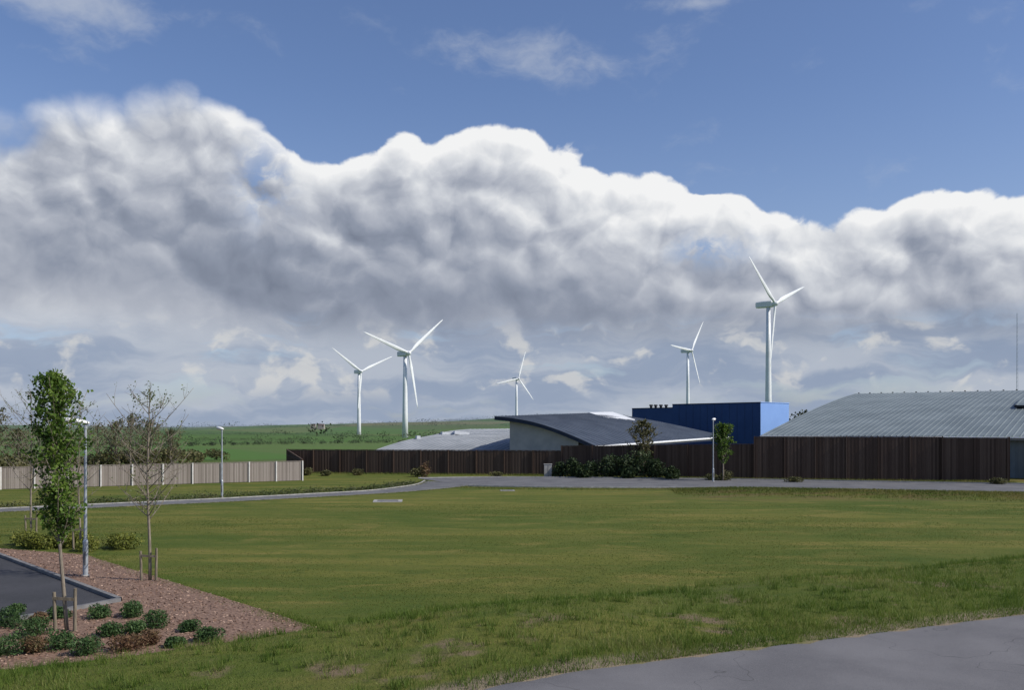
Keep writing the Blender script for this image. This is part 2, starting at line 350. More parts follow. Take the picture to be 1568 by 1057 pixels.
# ------------------------------------------------------------ trees
def young_tree(name,base,H,clear,rad,nbr,nleaf,leafsize,mat,lean=(0,0),tr=.045,stakes=True,colm=False):
    x0,y0=base; z0=float(terr(x0,y0)); parts=[]; C=[]
    T=np.array([[x0+lean[0]*t+.03*math.sin(t*7+x0),y0+lean[1]*t+.03*math.cos(t*5),z0-.05+H*t] for t in np.linspace(0,1,14)])
    parts.append((*tube(T,[tr*(1-.85*t)+.004 for t in np.linspace(0,1,14)],8),'bark'))
    for b in range(nbr):
        t=clear/H+(1-clear/H)*((b+random.random())/nbr)*.96; p=np.array([np.interp(t,np.linspace(0,1,14),T[:,k]) for k in range(3)])
        th=b*2.4+random.random(); u=(t-clear/H)/(1-clear/H)
        R=rad*( (math.sin(math.pi*min(1,u*.85+.18))**.7) )*random.uniform(.6,1.3)
        rise=R*(random.uniform(1.2,2.1) if colm else random.uniform(.6,1.3))
        e=p+np.array([math.cos(th)*R,math.sin(th)*R,rise]); 
        if e[2]>z0+H*1.02: e[2]=z0+H*random.uniform(.93,1.02)
        m=(p+e)/2+np.array([0,0,-.12*R])+rng.normal(0,.03,3)
        ts=np.linspace(0,1,6)[:,None]; B=(1-ts)**2*p+2*ts*(1-ts)*m+ts**2*e
        r0=tr*.35*(1-.6*t)
        parts.append((*tube(B,[r0*(1-.8*q)+.003 for q in np.linspace(0,1,6)],5),'bark'))
        for q in range(6):
            tt=random.uniform(.25,.95); s=B[int(tt*5)]; L=R*random.uniform(.25,.5)+.08
            dd=rng.normal(size=3); dd[2]=abs(dd[2])+.5; dd/=np.linalg.norm(dd); ee=s+dd*L
            mm=(s+ee)/2+rng.normal(0,.02,3)
            parts.append((*tube([s,mm,ee],[r0*.4+.002,r0*.25+.0015,.002],4,False),'bark'))
            k=max(1,int(nleaf/nbr/7)); w=rng.uniform(.2,1.05,(k,1)); C.append(s+(ee-s)*w+rng.normal(0,.045 if not colm else .07,(k,3)))
        k=max(1,int(nleaf/nbr/7)); w=rng.uniform(.25,1,(k,1)); C.append(p+(e-p)*w+rng.normal(0,.05,(k,3)))
    C=np.concatenate(C); parts.append((*leaves(C,np.full(len(C),leafsize),.65),mat))
    e=empty(name,(x0,y0,z0)); child(mesh('trunk_branches',parts[:-1],smooth=True),e); child(mesh('leaves',[parts[-1]]),e)
    if stakes:
        sp=[]
        for dx in(-.22,.24):
            sp.append((*tube([(x0+dx,y0-.03,z0-.1),(x0+dx*1.1,y0-.05,z0+1.0+dx*.2)],[.042,.038],10),'stake'))
        sp.append((*box((x0,y0-.075,z0+.80),(.54,.02,.07),0,.05),'stake'))
        child(mesh('stakes',sp),e)
    return e
x,y=G(100,968); young_tree('young_hornbeam_tree',(x,y),6.3,2.0,.66,52,6400,.05,'leafA',lean=(-.35,.1),tr=.05,colm=True)
x,y=G(228,890); young_tree('young_tree',(x,y),6.2,1.9,1.4,40,1100,.035,'leafB',tr=.055)
x,y=G(48,822); young_tree('young_tree',(x,y),6.6,1.9,1.5,34,700,.04,'leafB',tr=.05)
x,y=G(118,842); young_tree('young_tree',(x+.1,y),6.0,1.9,1.3,32,500,.04,'leafB',tr=.045)
def at(px,d): return ((px-784)/FP*d,d)
young_tree('street_tree',at(985,93),5.6,1.2,1.6,40,3200,.09,'leafM',tr=.08,stakes=False)
young_tree('street_tree',at(1107,86),5.2,1.5,.95,40,4600,.08,'leafA',tr=.08,stakes=False,colm=True)
for px,d,H,r,nl in((-10,96,6.8,2.6,2600),(28,99,4.8,2.0,1500),(200,104,6.3,2.3,1500),(178,106,5.6,2.0,1500),(228,108,5.6,2.2,1600),(262,112,4.6,1.8,1200),(150,118,5.2,2.2,900),(80,112,5.0,2.2,1000)):
    young_tree('tree',at(px,d),H,.8,r,38,nl,.09,'leafM',tr=.11,stakes=False)
def bush(name,x,y,r,h,n,ls,mat,asp=.5):
    z=float(terr(x,y)); C=[]
    for i in range(7):
        a=random.uniform(0,6.28); rr=random.uniform(0,.55)*r; c=np.array([x+rr*math.cos(a),y+rr*math.sin(a),z+h*random.uniform(.3,.6)]); q=rng.normal(size=(n//7,3)); q/=np.linalg.norm(q,axis=1)[:,None]
        q*=rng.uniform(.45,1.1,(n//7,1))**.5; q*=[r*.5,r*.5,h*.45]; C.append(c+q)
    C=np.concatenate(C); C[:,2]=np.maximum(C[:,2],z+.01)
    parts=[(*leaves(C,np.full(len(C),ls)*rng.uniform(.6,1.5,len(C)),asp),mat)]
    for i in range(5):
        a=random.uniform(0,6.28); parts.append((*tube([(x,y,z),(x+.3*r*math.cos(a),y+.3*r*math.sin(a),z+.5*h)],[.012+.01*r,.005],4),'bark'))
    return mesh(name,parts,loc=(x,y,z))
for px,py,r,k in[(15,962,.5,'S'),(50,975,.5,'S'),(95,995,.45,'S'),(150,948,.36,'S'),(205,945,.40,'S'),(242,962,.46,'S'),(232,988,.34,'R'),(292,968,.30,'S'),(318,984,.35,'S'),(195,998,.44,'R'),(8,1004,.5,'S'),(135,1003,.46,'S'),(60,956,.30,'R'),(172,975,.36,'S'),(268,992,.26,'S'),(25,940,.3,'S'),(88,948,.32,'S'),(45,1002,.4,'R'),(212,972,.34,'S')]:
    x,y=G(px,py); bush('shrub',x,y,r*1.08,r*.95,1500,.034,'leaf'+k,.35)
for i in range(14):
    bush('low_hedge_shrub',-23.4+i*.6+random.uniform(-.2,.2),38.3+random.uniform(-.6,1.2)-.07*i,.7,.65,900,.05,'leafY')
for px,d,r,h in[(858,92.5,1.1,1.5),(880,92,1.4,2.0),(905,92,1.5,1.7),(930,91.5,1.6,2.4),(955,91,1.5,2.3),(982,90.6,1.7,2.8),(1005,90,1.4,2.0),(895,91,1.0,1.0),(965,90,1.1,1.2),(1025,89,1.0,1.2)]:
    bush('dark_shrub',(px-784)/FP*d,d,r,h,900,.13,'leafD')
for px,d,h in[(470,96,.8),(500,95,.6),(545,96,.7),(652,93,1.6),(640,93,.9),(760,94,.5),(1110,86.5,.9),(1090,87,.6),(1525,80.8,.6),(1215,84,.5)]:
    bush('shrub',(px-784)/FP*d,d,.9,h,500,.09,'leafR' if px in(652,) else 'leafM')
C=[]
for i in range(170):
    t=i/170; j=16+t*38; k=int(j); q=pb[k]*(1-(j-k))+pb[min(k+1,59)]*(j-k); d=q+np.array([-.55,.95])*random.uniform(.5,2.4)
    if random.random()<.25: continue
    h=random.uniform(.08,.38); n=60; c=np.array([d[0],d[1],h*.5]); C.append(c+rng.normal(0,1,(n,3))*[.3,.25,h*.4])
C=np.concatenate(C); C[:,2]=np.abs(C[:,2]); mesh('verge_planting',[(*leaves(C,np.full(len(C),.06)),'leafV')])
# ------------------------------------------------------------ fences
def board_fence(name,pts,hs,key,bw=.15,posts=None,pk='fpost',gap=1.04):
    parts=[];e=empty(name,(pts[0][0],pts[0][1],0)); PP=[]
    for (x0,y0),(x1,y1),(h0,h1) in zip(pts[:-1],pts[1:],hs):
        L=math.hypot(x1-x0,y1-y0); ya=math.atan2(y1-y0,x1-x0); n=int(L/bw); nx_,ny_=math.sin(ya),-math.cos(ya)
        for i in range(n):
            t=(i+.5)/n; h=h0+(h1-h0)*t+random.uniform(-.015,.015); o=(.018 if i%2 else 0)+random.uniform(-.003,.003)
            parts.append((*box((x0+(x1-x0)*t+nx_*o,y0+(y1-y0)*t+ny_*o,h/2+.03),(bw*gap,.02,h),ya),key))
        for zf in(.2,.55,.88):
            hm=(h0+h1)/2; sgn=-.06
            parts.append((*box(((x0+x1)/2+nx_*sgn,(y0+y1)/2+ny_*sgn,hm*zf),(L,.07,.1),ya),key))
        parts.append((*box(((x0+x1)/2,(y0+y1)/2,(h0+h1)/2+.075),(L,.09,.05),ya,-math.atan2(h1-h0,L)),key))
        if posts:
            m=int(round(L/posts))
            for i in range(m+1):
                t=i/m; h=h0+(h1-h0)*t+.1; PP.append((*box((x0+(x1-x0)*t+nx_*.08,y0+(y1-y0)*t+ny_*.08,h/2),(.11,.11,h),ya),pk))
    child(mesh('boards',parts),e)
    if PP: child(mesh('posts',PP),e)
def fp(px,d): return ((px-784)/FP*d,d)
board_fence('wooden_panel_fence',[fp(-60,71.5),fp(0,74),fp(463,86.5)],[(1.66,1.68),(1.68,1.74)],'flight',.15,2.35,gap=.93)
board_fence('dark_timber_fence',[fp(462,87),fp(440,102),fp(860,96.5)],[(1.9,2.4),(2.45,2.45)],'fdark',.16,3.0,'fdark')
board_fence('dark_timber_fence',[fp(860,96.4),fp(1155,90)],[(2.95,3.25)],'fdark',.16,3.0,'fdark')
board_fence('dark_timber_fence',[fp(1155,89.8),fp(1443,86)],[(3.95,4.0)],'fdark',.16,3.0,'fdark')
board_fence('dark_timber_fence',[fp(1443,85.8),fp(1543,84)],[(3.9,3.9)],'fdark',.16,3.0,'fdark')
board_fence('dark_timber_fence',[fp(1543,84.2),(47.6,90.0)],[(3.9,3.9)],'fdark',.16,3.0,'fdark')
x,y=fp(839,92.6); mesh('utility_cabinet',[(*box((x,y,.65),(.75,.4,1.2)),'kerb'),(*box((x,y,1.28),(.82,.47,.06)),'conc'),(*box((x,y,.03),(.85,.5,.1)),'kerbd'),(*box((x,y-.205,.65),(.02,.012,1.1)),'dark')])
# ------------------------------------------------------------ street lamps
def lamp(x,y,H,sc=1,yaw=math.pi+.5):
    z=float(terr(x,y)); e=empty('street_lamp',(x,y,z))
    p=[(*tube([(x,y,z-.1),(x,y,z+1.15),(x,y,z+1.22),(x,y,z+H-.1)],[.085,.085,.055,.042],14),'galv')]
    p.append((*box((x,y-.083,z+.6),(.09,.012,.45)),'kerbd'))
    p.append((*tube([(x,y,z),(x,y,z+.05)],[.14,.13],12),'conc'))
    child(mesh('post',p,smooth=False),e)
    dx,dy=math.cos(yaw),math.sin(yaw); V=[];n=14;k=12;F=[]
    for i in range(n):
        t=i/(n-1); w=.17*math.sin(math.pi*min(1,.08+t*.88))**.5*sc; hgt=.11*math.sin(math.pi*min(1,.1+t*.84))**.6*sc
        cx=x-dx*.12+dx*.85*t*sc; cy=y-dy*.12+dy*.85*t*sc; cz=z+H+.03+.13*t*sc
        for j in range(k):
            th=2*math.pi*j/k; zz=math.sin(th); zz=zz if zz>0 else zz*.35
            V.append((cx-dy*w*math.cos(th),cy+dx*w*math.cos(th),cz+hgt*zz))
    for i in range(n-1):
        for j in range(k): F.append([i*k+j,i*k+(j+1)%k,(i+1)*k+(j+1)%k,(i+1)*k+j])
    F.append(list(range(k))[::-1]); F.append([(n-1)*k+j for j in range(k)])
    child(mesh('lantern_head',[(V,F,'lampw')],smooth=True),e)
    q=(x+dx*.42*sc,y+dy*.42*sc,z+H+.055-.03)
    child(mesh('diffuser',[(*box(q,(.42*sc,.2*sc,.05),yaw,-.12),'glass')]),e)
    child(mesh('collar',[(*tube([(x,y,z+H-.14),(x,y,z+H+.06)],[.06,.06],10),'galv')]),e)
x,y=G(131,883); lamp(x,y,5.0,1,math.pi+.35)
x,y=G(340,762); lamp(x,y,4.75,1,math.pi/2+.8)
lamp(*fp(1092,84.5),5.55,1,math.pi/2-.4)
# ------------------------------------------------------------ buildings
def loft(cA,cB,ncol,rib,key,thick=.25,fkey=None):
    cA=np.array(cA);cB=np.array(cB); m=len(cA); V=[];F=[];T=[]
    for i in range(ncol):
        for u,h in((0,0),(.10,rib),(.22,rib),(.32,0)): T.append(((i+u)/ncol,h))
    T.append((1,0))
    for t,h in T:
        q=cA*(1-t)+cB*t; q=q+np.array([0,0,h]); V+=q.tolist()
    for i in range(len(T)-1):
        for j in range(m-1): k=i*m+j; F.append([k,k+1,k+m+1,k+m])
    parts=[(V,F,key)]
    for c in(cA,cB):
        lo=c-np.array([0,0,thick]); V2=np.concatenate([c,lo]); parts.append((V2,[[j,j+1,m+j+1,m+j] for j in range(m-1)],fkey or key))
    for j in(0,m-1):
        q=np.array([cA[j],cB[j],cB[j]-[0,0,thick],cA[j]-[0,0,thick]]); parts.append((q,[[0,1,2,3]],fkey or key))
    return parts
def curtain(c,zb,key):
    c=np.array(c); lo=c.copy(); lo[:,2]=zb; m=len(c); c2=c-np.array([0,0,.2]); return (np.concatenate([c2,lo]),[[j,j+1,m+j+1,m+j] for j in range(m-1)],key)
e=empty('industrial_hall',(40,110,0))
dirE=np.array([.583,.812,0]); dirR=np.array([.812,-.583,0]); P0=np.array([27.8,105,0])
prof=[]
for s in np.linspace(0,74,41):
    u=min(s,74-s)/37; prof.append(P0+dirE*s+np.array([0,0,4.0+5.75*(.7*u+.3*math.sin(math.pi/2*u))]))
prof=np.array(prof); Lh=40; pB=prof+dirR*Lh
child(mesh('arched_roof',loft(prof,pB,64,.045,'roofg',.35,'roofl')),e)
w=[curtain(prof+dirR*.4,-2,'roofl'),curtain(pB-dirR*.4,-2,'roofl')]
a=P0+dirE*.7+dirR*.4;b=a+dirR*(Lh-.8)
n=120;V=[];F=[]
for i in range(n+1):
    for z in(-2,3.9): q=a+(b-a)*i/n-dirE*(.05 if i%2 else 0); V.append((q[0],q[1],z))
for i in range(n): F.append([2*i,2*i+2,2*i+3,2*i+1])
w.append((V,F,'roofg'))
child(mesh('walls',w),e)
g0=P0-dirE*.12+np.array([0,0,3.9]); child(mesh('gutter',[(*tube([g0,g0+dirR*Lh],[.07,.07],8),'trim')]),e)
U0=P0+dirE*17+dirR*23.0
up=[U0+dirE*s+np.array([0,0,7.4+1.6*math.sin(math.pi/2*s/14)]) for s in np.linspace(0,14,10)]
child(mesh('upper_roof',loft(np.array(up),np.array(up)+dirR*14,14,.05,'roofg',.25,'dark')),e)
q=U0+dirE*.9+dirR*2.0; child(mesh('upper_wall',[(np.array([[*q[:2],6.2],[*(q+dirR*12)[:2],6.2],[*(q+dirR*12)[:2],7.4],[*q[:2],7.4]]),[[0,1,2,3]],'tan')]),e)
rp=[]
for i in range(0,26):
    q=prof[20]+dirR*(i*1.55+.5); rp.append((*box((q[0],q[1],q[2]+.09),(.16,.16,.12)),'dark'))
child(mesh('ridge_vents',rp),e)
e=empty('curved_roof_building',(3,112,0))
c1=[W(757,638,118),W(785,640.5,117),W(815,646,115.5),W(845,655,113.5),W(880,669,111),W(912,683.5,108)]
c2=[W(905,633,148),W(945,636,147),W(985,641,146),W(1030,650,144),W(1075,660,142),W(1115,669,140)]
def resamp(c,n=16):
    c=np.array(c); t=np.linspace(0,1,len(c)); tt=np.linspace(0,1,n); out=np.stack([np.interp(tt,t,c[:,k]) for k in range(3)],1)
    for _ in range(2): out[1:-1]=(out[:-2]+2*out[1:-1]+out[2:])/4
    return out
c1=resamp(c1);c2=resamp(c2)
child(mesh('sweeping_roof',loft(c1,c2,34,.06,'roofd',.45,'navy')),e)
d12=(c2-c1)/40.0
wall=c1[2:13]+d12[2:13]*1.0
child(mesh('walls',[curtain(wall,-1,'render'),(np.array([wall[0]-[0,0,.3],c2[2]-[0,0,.3],[c2[2][0],c2[2][1],-1],[wall[0][0],wall[0][1],-1]]),[[0,1,2,3]],'render')]),e)
g=c1[-1]; g2=c2[-1]; child(mesh('gutter',[(*tube([g-[0,0,.1],g2-[0,0,.1]],[.14,.14],8),'trim')]),e)
sk=np.array([W(901,634,147),W(938,633.5,147.5),W(972,645,140),W(925,642,138)])+[0,0,.25]
child(mesh('rooflight',[(np.concatenate([sk,sk-[0,0,.25]]),[[0,1,2,3],[0,4,5,1],[1,5,6,2],[2,6,7,3],[3,7,4,0]],'trim')]),e)
e=empty('low_grey_hall',(-10,125,0))
c1=resamp([W(563,694,124),W(590,684,127),W(625,673.5,132),W(665,667,139),(-10.0,147,4.35),(-7,158,4.6)])
c2=c1+np.array([20,-3.0,0.25])
child(mesh('low_roof',loft(c1,c2,26,.06,'roofl',.3,'trim')),e)
child(mesh('walls',[curtain(c1+[.4,0,0],-2,'render'),(np.array([c1[0]+[.4,.4,-.2],c2[0]+[0,.4,-.2],[c2[0][0],c2[0][1]+.4,-2],[c1[0][0]+.4,c1[0][1]+.4,-2]]),[[0,1,2,3]],'render')]),e)
rl=[]
for px,py,d,wd in((684,664.5,141,1.6),(706,663.5,140,2.2),(640,670,134,.5)):
    x,y,z=W(px,py,d); rl.append((*box((x,y,z),(wd,2.2,.45),.2,.08),'trim'))
child(mesh('rooflights',rl),e)
e=empty('blue_clad_building',(30,150,0))
def prism(P,z0,z1,keys): 
    V=np.array([(x,y,z0) for x,y in P]+[(x,y,z1) for x,y in P]); n=len(P); out=[(V,[list(range(n,2*n))],'navy')]
    for i in range(n): out.append((V,[[i,(i+1)%n,n+(i+1)%n,n+i]],keys[i]))
    return out
dep=np.array([.75,.66])
A_=np.array([21.1,165.]);B_=np.array([27.,158.]);C_=np.array([38.4,145.])
w=prism([B_,C_,C_+dep*7.9,B_+dep*7.9],-1,8.75,['blue','bluel','blue','blue'])+prism([A_,B_-(B_-A_)*.001,B_+dep*7,A_+dep*7],-1,8.2,['blue']*4)  # shaded front and sunlit end are painted through the wall colours
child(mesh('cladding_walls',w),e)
def trimline(a,b,z,r=.07,key='navy'): return (*tube([(a[0],a[1],z),(b[0],b[1],z)],[r,r],6),key)
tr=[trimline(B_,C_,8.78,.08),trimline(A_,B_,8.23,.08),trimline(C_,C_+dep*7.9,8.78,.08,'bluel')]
n_=np.array([-.75,-.66])
for i in range(1,12):
    q=B_+(C_-B_)*i/12+n_*.01; tr.append((*tube([(q[0],q[1],3),(q[0],q[1],8.7)],[.015,.015],4),'navy'))
child(mesh('trims',tr),e)
vv=[]
for px in(997,1004,1012,1020):
    x,y=(px-784)/FP*162,162.; vv.append((*tube([(x,y,8.1),(x,y,8.6),(x,y,8.61),(x,y,8.85)],[.22,.22,.36,.3],10),'dark'))
child(mesh('roof_vents',vv),e)
x,y,_=W(1557,600,300); z1=CH+(655-480)/FP*300
mp=[(*tube([(x+a,y+b,5),(x+a*.4,y+b*.4,z1)],[.05,.035],4),'galv') for a,b in((-.25,-.3),(.25,-.3),(0,.3))]
for i in range(26):
    z=6+i*(z1-7)/26; mp.append((*tube([(x-.25+.006*i,y-.3,z),(x+.25-.006*i,y-.3,z+.7)],[.025,.025],4),'galv'))
mesh('lattice_mast',mp)
# ------------------------------------------------------------ wind turbines
def turbine(px,py,Lpx,th0,c,basepy,L=36.0):
    d=L/Lpx*FP; hub=np.array(W(px,py,d)); zb=min(-3.,CH-(basepy-655)/FP*d-1)
    yaw=math.acos(c); h=np.array([c,math.sin(yaw),0.]); f=np.array([math.sin(yaw),-c,0.])
    T=hub-f*4.2; e=empty('wind_turbine',(T[0],T[1],zb))
    H=hub[2]-1.6-zb
    child(mesh('tower',[(*tube([(T[0],T[1],zb+H*t) for t in(0,.33,.66,1)],[2.0,1.7,1.4,1.1],24),'white')],smooth=True),e)
    V=[];F=[]
    sec=[(-7.5,.9,1.0),(-7.0,1.5,1.6),(-2,1.75,1.8),(2.5,1.6,1.7),(3.0,1.1,1.2)]
    for s,wv,hv in sec:
        for a_,b_ in((-1,-.75),(-.75,-1),(.75,-1),(1,-.75),(1,.75),(.75,1),(-.75,1),(-1,.75)):
            V.append(T+f*s+h*a_*wv+np.array([0,0,b_*hv]))
    V=np.array(V); k=8
    V[:,2]+=hub[2]-T[2]
    for i in range(len(sec)-1):
        for j in range(k): F.append([i*k+j,i*k+(j+1)%k,(i+1)*k+(j+1)%k,(i+1)*k+j])
    F.append(list(range(k))[::-1]);F.append([(len(sec)-1)*k+j for j in range(k)])
    child(mesh('nacelle',[(V,F,'white')]),e)
    child(mesh('hub_spinner',[(*tube([hub-f*1.2,hub-f*.6,hub+f*.5,hub+f*1.3,hub+f*1.8],[1.2,1.5,1.45,.95,.1],16),'white')],smooth=True),e)
    up=np.array([0,0,1.])
    for i in range(3):
        th=math.radians(th0+120*i); r=h*math.sin(th)+up*math.cos(th); tt=h*math.cos(th)-up*math.sin(th)
        V=[];F=[];k=10;n=14
        for q in range(n):
            u=q/(n-1); ch=np.interp(u,[0,.05,.2,.5,.8,.97,1],[1.4,1.5,2.6,1.9,1.2,.65,.15]); tk=np.interp(u,[0,.05,.2,.5,1],[1.4,1.3,.7,.35,.06]); tw=math.radians(np.interp(u,[0,.2,1],[20,14,0]))
            cen=hub+r*(1+(L-1)*u); ax=tt*math.cos(tw)+f*math.sin(tw); ay=-tt*math.sin(tw)+f*math.cos(tw)
            for j in range(k):
                a=2*math.pi*j/k; V.append(cen+ax*(ch/2*math.cos(a)-ch*.12*(u>.1))+ay*tk/2*math.sin(a))
        for q in range(n-1):
            for j in range(k): F.append([q*k+j,q*k+(j+1)%k,(q+1)*k+(j+1)%k,(q+1)*k+j])
        F.append([(n-1)*k+j for j in range(k)])
        child(mesh('blade_%d'%(i+1),[(np.array(V),F,'white')],smooth=True),e)
turbine(1187,465,100,-51,.70,640)
turbine(626,541,86,-71,.76,668)
turbine(553,569,60,-55,.8,676)
turbine(794,580,44,18,.8,640)
turbine(1059,537,58,-85,.69,640)
# ------------------------------------------------------------ distant vegetation
def treemass(name,pts,key,nl,ls=.07):
    C=[];S_=[]
    for x,y,r,h in pts:
        z=float(terr(x,y)); n=nl
        for b in range(4):
            c=np.array([x+random.uniform(-.6,.6)*r,y+random.uniform(-.6,.6)*r,z+h*random.uniform(.25,.6)]); q=rng.normal(size=(n//4,3)); q/=np.linalg.norm(q,axis=1)[:,None]; q*=rng.uniform(.3,1,(n//4,1))**.5
            C.append(c+q*[r*.7,r*.6,h*.35]); S_.append(np.full(n//4,max(.12,h*ls)))
    C=np.concatenate(C);S_=np.concatenate(S_); C[:,2]=np.maximum(C[:,2],terr(C[:,0],C[:,1]))
    return mesh(name,[(*leaves(C,S_,.7),key)])
pts=[]
for px,d,r,h in[(-20,95,3,2.6),(5,92,2.5,2.6),(60,103,2.5,2.4),(95,104,2.5,2.4),(120,104,2,2.2),(150,105,2.6,2.6),(185,110,2.6,2.6),(205,108,3,3.0),(232,112,2.6,2.5),(262,116,3,2.6),(290,130,2,2.3),(330,140,2,2.0),(20,104,2.5,2.6),(250,120,2.4,2.6)]:
    pts.append(((px-784)/FP*d,d,r,h))
treemass('roadside_bushes',pts,'leafM',700)
pts=[]
def line(px0,d0,px1,d1,n,h,gap=0,w=.8):
    for i in range(n):
        t=i/(n-1)+random.uniform(-.3,.3)/n; d=d0+(d1-d0)*t; px=px0+(px1-px0)*t
        if random.random()<gap: continue
        hh=h*random.uniform(.55,1.15)*(1.9 if random.random()<.08 else 1); pts.append(((px-784)/FP*d+random.uniform(-2,2),d+random.uniform(-3,3),hh*w,hh))
line(-40,225,300,250,80,1.6); line(290,252,640,330,90,1.6); line(-50,400,470,440,100,1.9,w=1.3); line(350,620,760,660,70,2.6,gap=.1,w=1.6)
line(500,430,600,450,12,5,gap=.3); line(640,440,720,450,8,6)
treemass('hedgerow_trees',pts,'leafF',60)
pts=[]
line(-60,760,560,820,130,2.6,gap=.1,w=2); line(400,1250,800,1250,60,4.5,gap=.2,w=1.8); line(-60,1250,700,1350,130,4.2,gap=.15,w=2); line(480,1550,1300,1600,90,5,gap=.3,w=1.6); line(500,1900,1300,1950,140,7,gap=.12,w=1.6)
line(900,900,990,900,14,10,gap=.2); line(-60,2300,800,2400,170,9,w=2)
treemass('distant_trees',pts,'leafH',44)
pts=[((px-784)/FP*d,d,3.2,h) for px,d,h in((1212,215,8.2),(1222,222,9.6),(1236,215,9.8),(1248,218,10.4),(1228,208,8.6),(1258,225,10.0))]
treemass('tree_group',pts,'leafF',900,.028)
for px,d in((480,1180),(492,1180)):
    x=(px-784)/FP*d; z=float(terr(x,d)); wv=random.uniform(6,8)
    V=[(x-wv/2,d-4,z),(x+wv/2,d-4,z),(x+wv/2,d+4,z),(x-wv/2,d+4,z),(x-wv/2,d-4,z+4),(x+wv/2,d-4,z+4),(x+wv/2,d+4,z+4),(x-wv/2,d+4,z+4),(x-wv/2,d,z+6.5),(x+wv/2,d,z+6.5)]
    o=empty('farmhouse',(x,d,z)); child(mesh('walls',[(V,[[0,1,5,4],[2,3,7,6],[1,2,6,9,5],[3,0,4,8,7]],'housew')]),o)
    V2=[(a,b,c+.05) for a,b,c in V]; child(mesh('roof',[(V2,[[4,5,9,8],[6,7,8,9]],'houser')]),o)
# ------------------------------------------------------------ sky
w=bpy.data.worlds.new("World"); scene.world=w; w.use_nodes=True; w.node_tree.nodes.clear(); t=NT(w.node_tree)
SUN_EL=math.radians(40); SUN_AZ=math.radians(106)
sky=t.n.new('ShaderNodeTexSky'); sky.sky_type='NISHITA'; sky.sun_disc=False; sky.sun_elevation=SUN_EL; sky.sun_rotation=SUN_AZ
sky.air_density=1.0; sky.dust_density=.8; sky.ozone_density=2.0
tc=t.n.new('ShaderNodeTexCoord'); D=tc.outputs['Generated']
sp=t.n.new('ShaderNodeSeparateXYZ'); t.l.new(D,sp.inputs[0]); X,Y,Z=sp.outputs
h=t.m('SQRT',t.add(t.add(t.mul(X,X),t.mul(Y,Y)),1e-5)); el=t.div(Z,h); az=t.m('ARCTAN2',X,Y)
def AE(px,py): a=math.atan((px-784)/FP); return a,(655-py)/FP*math.cos(a)
tt=t.m('DIVIDE',t.add(az,.6),1.2,clamp=True)
prof=[(-200,130),(0,132),(120,124),(290,122),(350,142),(405,182),(440,232),(470,254),(520,252),(565,234),(610,213),(655,217),(690,204),(740,186),(800,205),(850,226),(900,242),(960,260),(1060,262),(1140,276),(1165,300),(1260,322),(1340,314),(1400,302),(1460,306),(1568,298),(1800,300)]
fc=t.n.new('ShaderNodeFloatCurve'); cv=fc.mapping.curves[0]; fc.mapping.use_clip=False
pp=[((AE(a,b)[0]+.6)/1.2,AE(a,b)[1]*2) for a,b in prof]
cv.points[0].location=(0,pp[0][1]); cv.points[1].location=(1,pp[-1][1])
for a,b in pp:
    if 0.01<a<.99: cv.points.new(a,b)
fc.mapping.update(); t.l.new(tt,fc.inputs['Value']); top=t.mul(fc.outputs[0],.5)
def vadd(a,b):
    n=t.n.new('ShaderNodeVectorMath'); n.operation='ADD'; t.l.new(a,n.inputs[0]); t._in(n.inputs[1],b); return n.outputs[0]
def vscale(a,s):
    n=t.n.new('ShaderNodeVectorMath'); n.operation='SCALE'; t.l.new(a,n.inputs[0]); n.inputs['Scale'].default_value=s; return n.outputs[0]
wn=t.n.new('ShaderNodeTexNoise'); t.l.new(D,wn.inputs['Vector']); wn.inputs['Scale'].default_value=14; wn.inputs['Detail'].default_value=4
Dw=vadd(D,vscale(vadd(wn.outputs['Color'],(-.5,-.5,-.5)),.050))
def billow(vec):
    vs=t.mapv(vec,(1,1,1.2))
    def dome(sc):
        v=t.n.new('ShaderNodeTexVoronoi'); v.feature='F1'; t.l.new(vs,v.inputs['Vector']); v.inputs['Scale'].default_value=sc
        d=v.outputs['Distance']; return t.sub(1.0,t.mul(d,d))
    n=t.noise(vs,5.5,7,.56)
    return t.add(t.add(t.mul(dome(12),.28),t.mul(dome(28),.17)),t.mul(n,.95))
B0=billow(Dw); B1=billow(vadd(Dw,(.010,-.002,.014))); 
rel=t.sub(B0,B1)
big=t.noise(t.mapv(D,(1,1,2.0)),4.5,4,.5)
left=t.ss(az,-.36,-.22,1,0)
d0=t.sub(top,el)
Bm=t.sub(B0,.80)
def gauss(px,py,sx,sy):
    a,e_=AE(px,py); u=t.div(t.sub(az,a),sx/FP); v=t.div(t.sub(el,e_),sy/FP)
    return t.m('EXPONENT',t.mul(t.add(t.mul(u,u),t.mul(v,v)),-1.0))
hn=t.noise(t.mapv(Dw,(1,1,1.5)),26,5,.6)
amp=t.add(.105,t.mul(left,.02))
dens=t.add(t.m('MINIMUM',d0,.08),t.mul(Bm,amp))
soft=t.add(.007,t.mul(left,.045))
mask=t.ss(dens,0.0,soft)
thin=t.mul(t.add(t.mul(gauss(1088,382,55,22),.95),t.mul(gauss(402,275,36,55),.8)),t.ss(hn,.40,.60))
lg=t.noise(t.mapv(Dw,(1,1,4.5),loc=(3,1,0)),7,5,.55)
gaps=t.mul(t.ss(lg,.54,.68),t.mul(t.ss(el,.125,.085),.75))     # clear slots low down between distant layers
mask=t.mul(t.mul(mask,t.sub(1.0,thin)),t.sub(1.0,gaps))
behind=t.ss(t.m('ABSOLUTE',az),1.0,1.6,1,.30)  # unseen cloud cover behind the camera thinned to weaken ambient light
mask=t.mul(mask,behind)
r=t.div(el,top)
bc=t.n.new('ShaderNodeFloatCurve'); c=bc.mapping.curves[0]; bc.mapping.use_clip=False
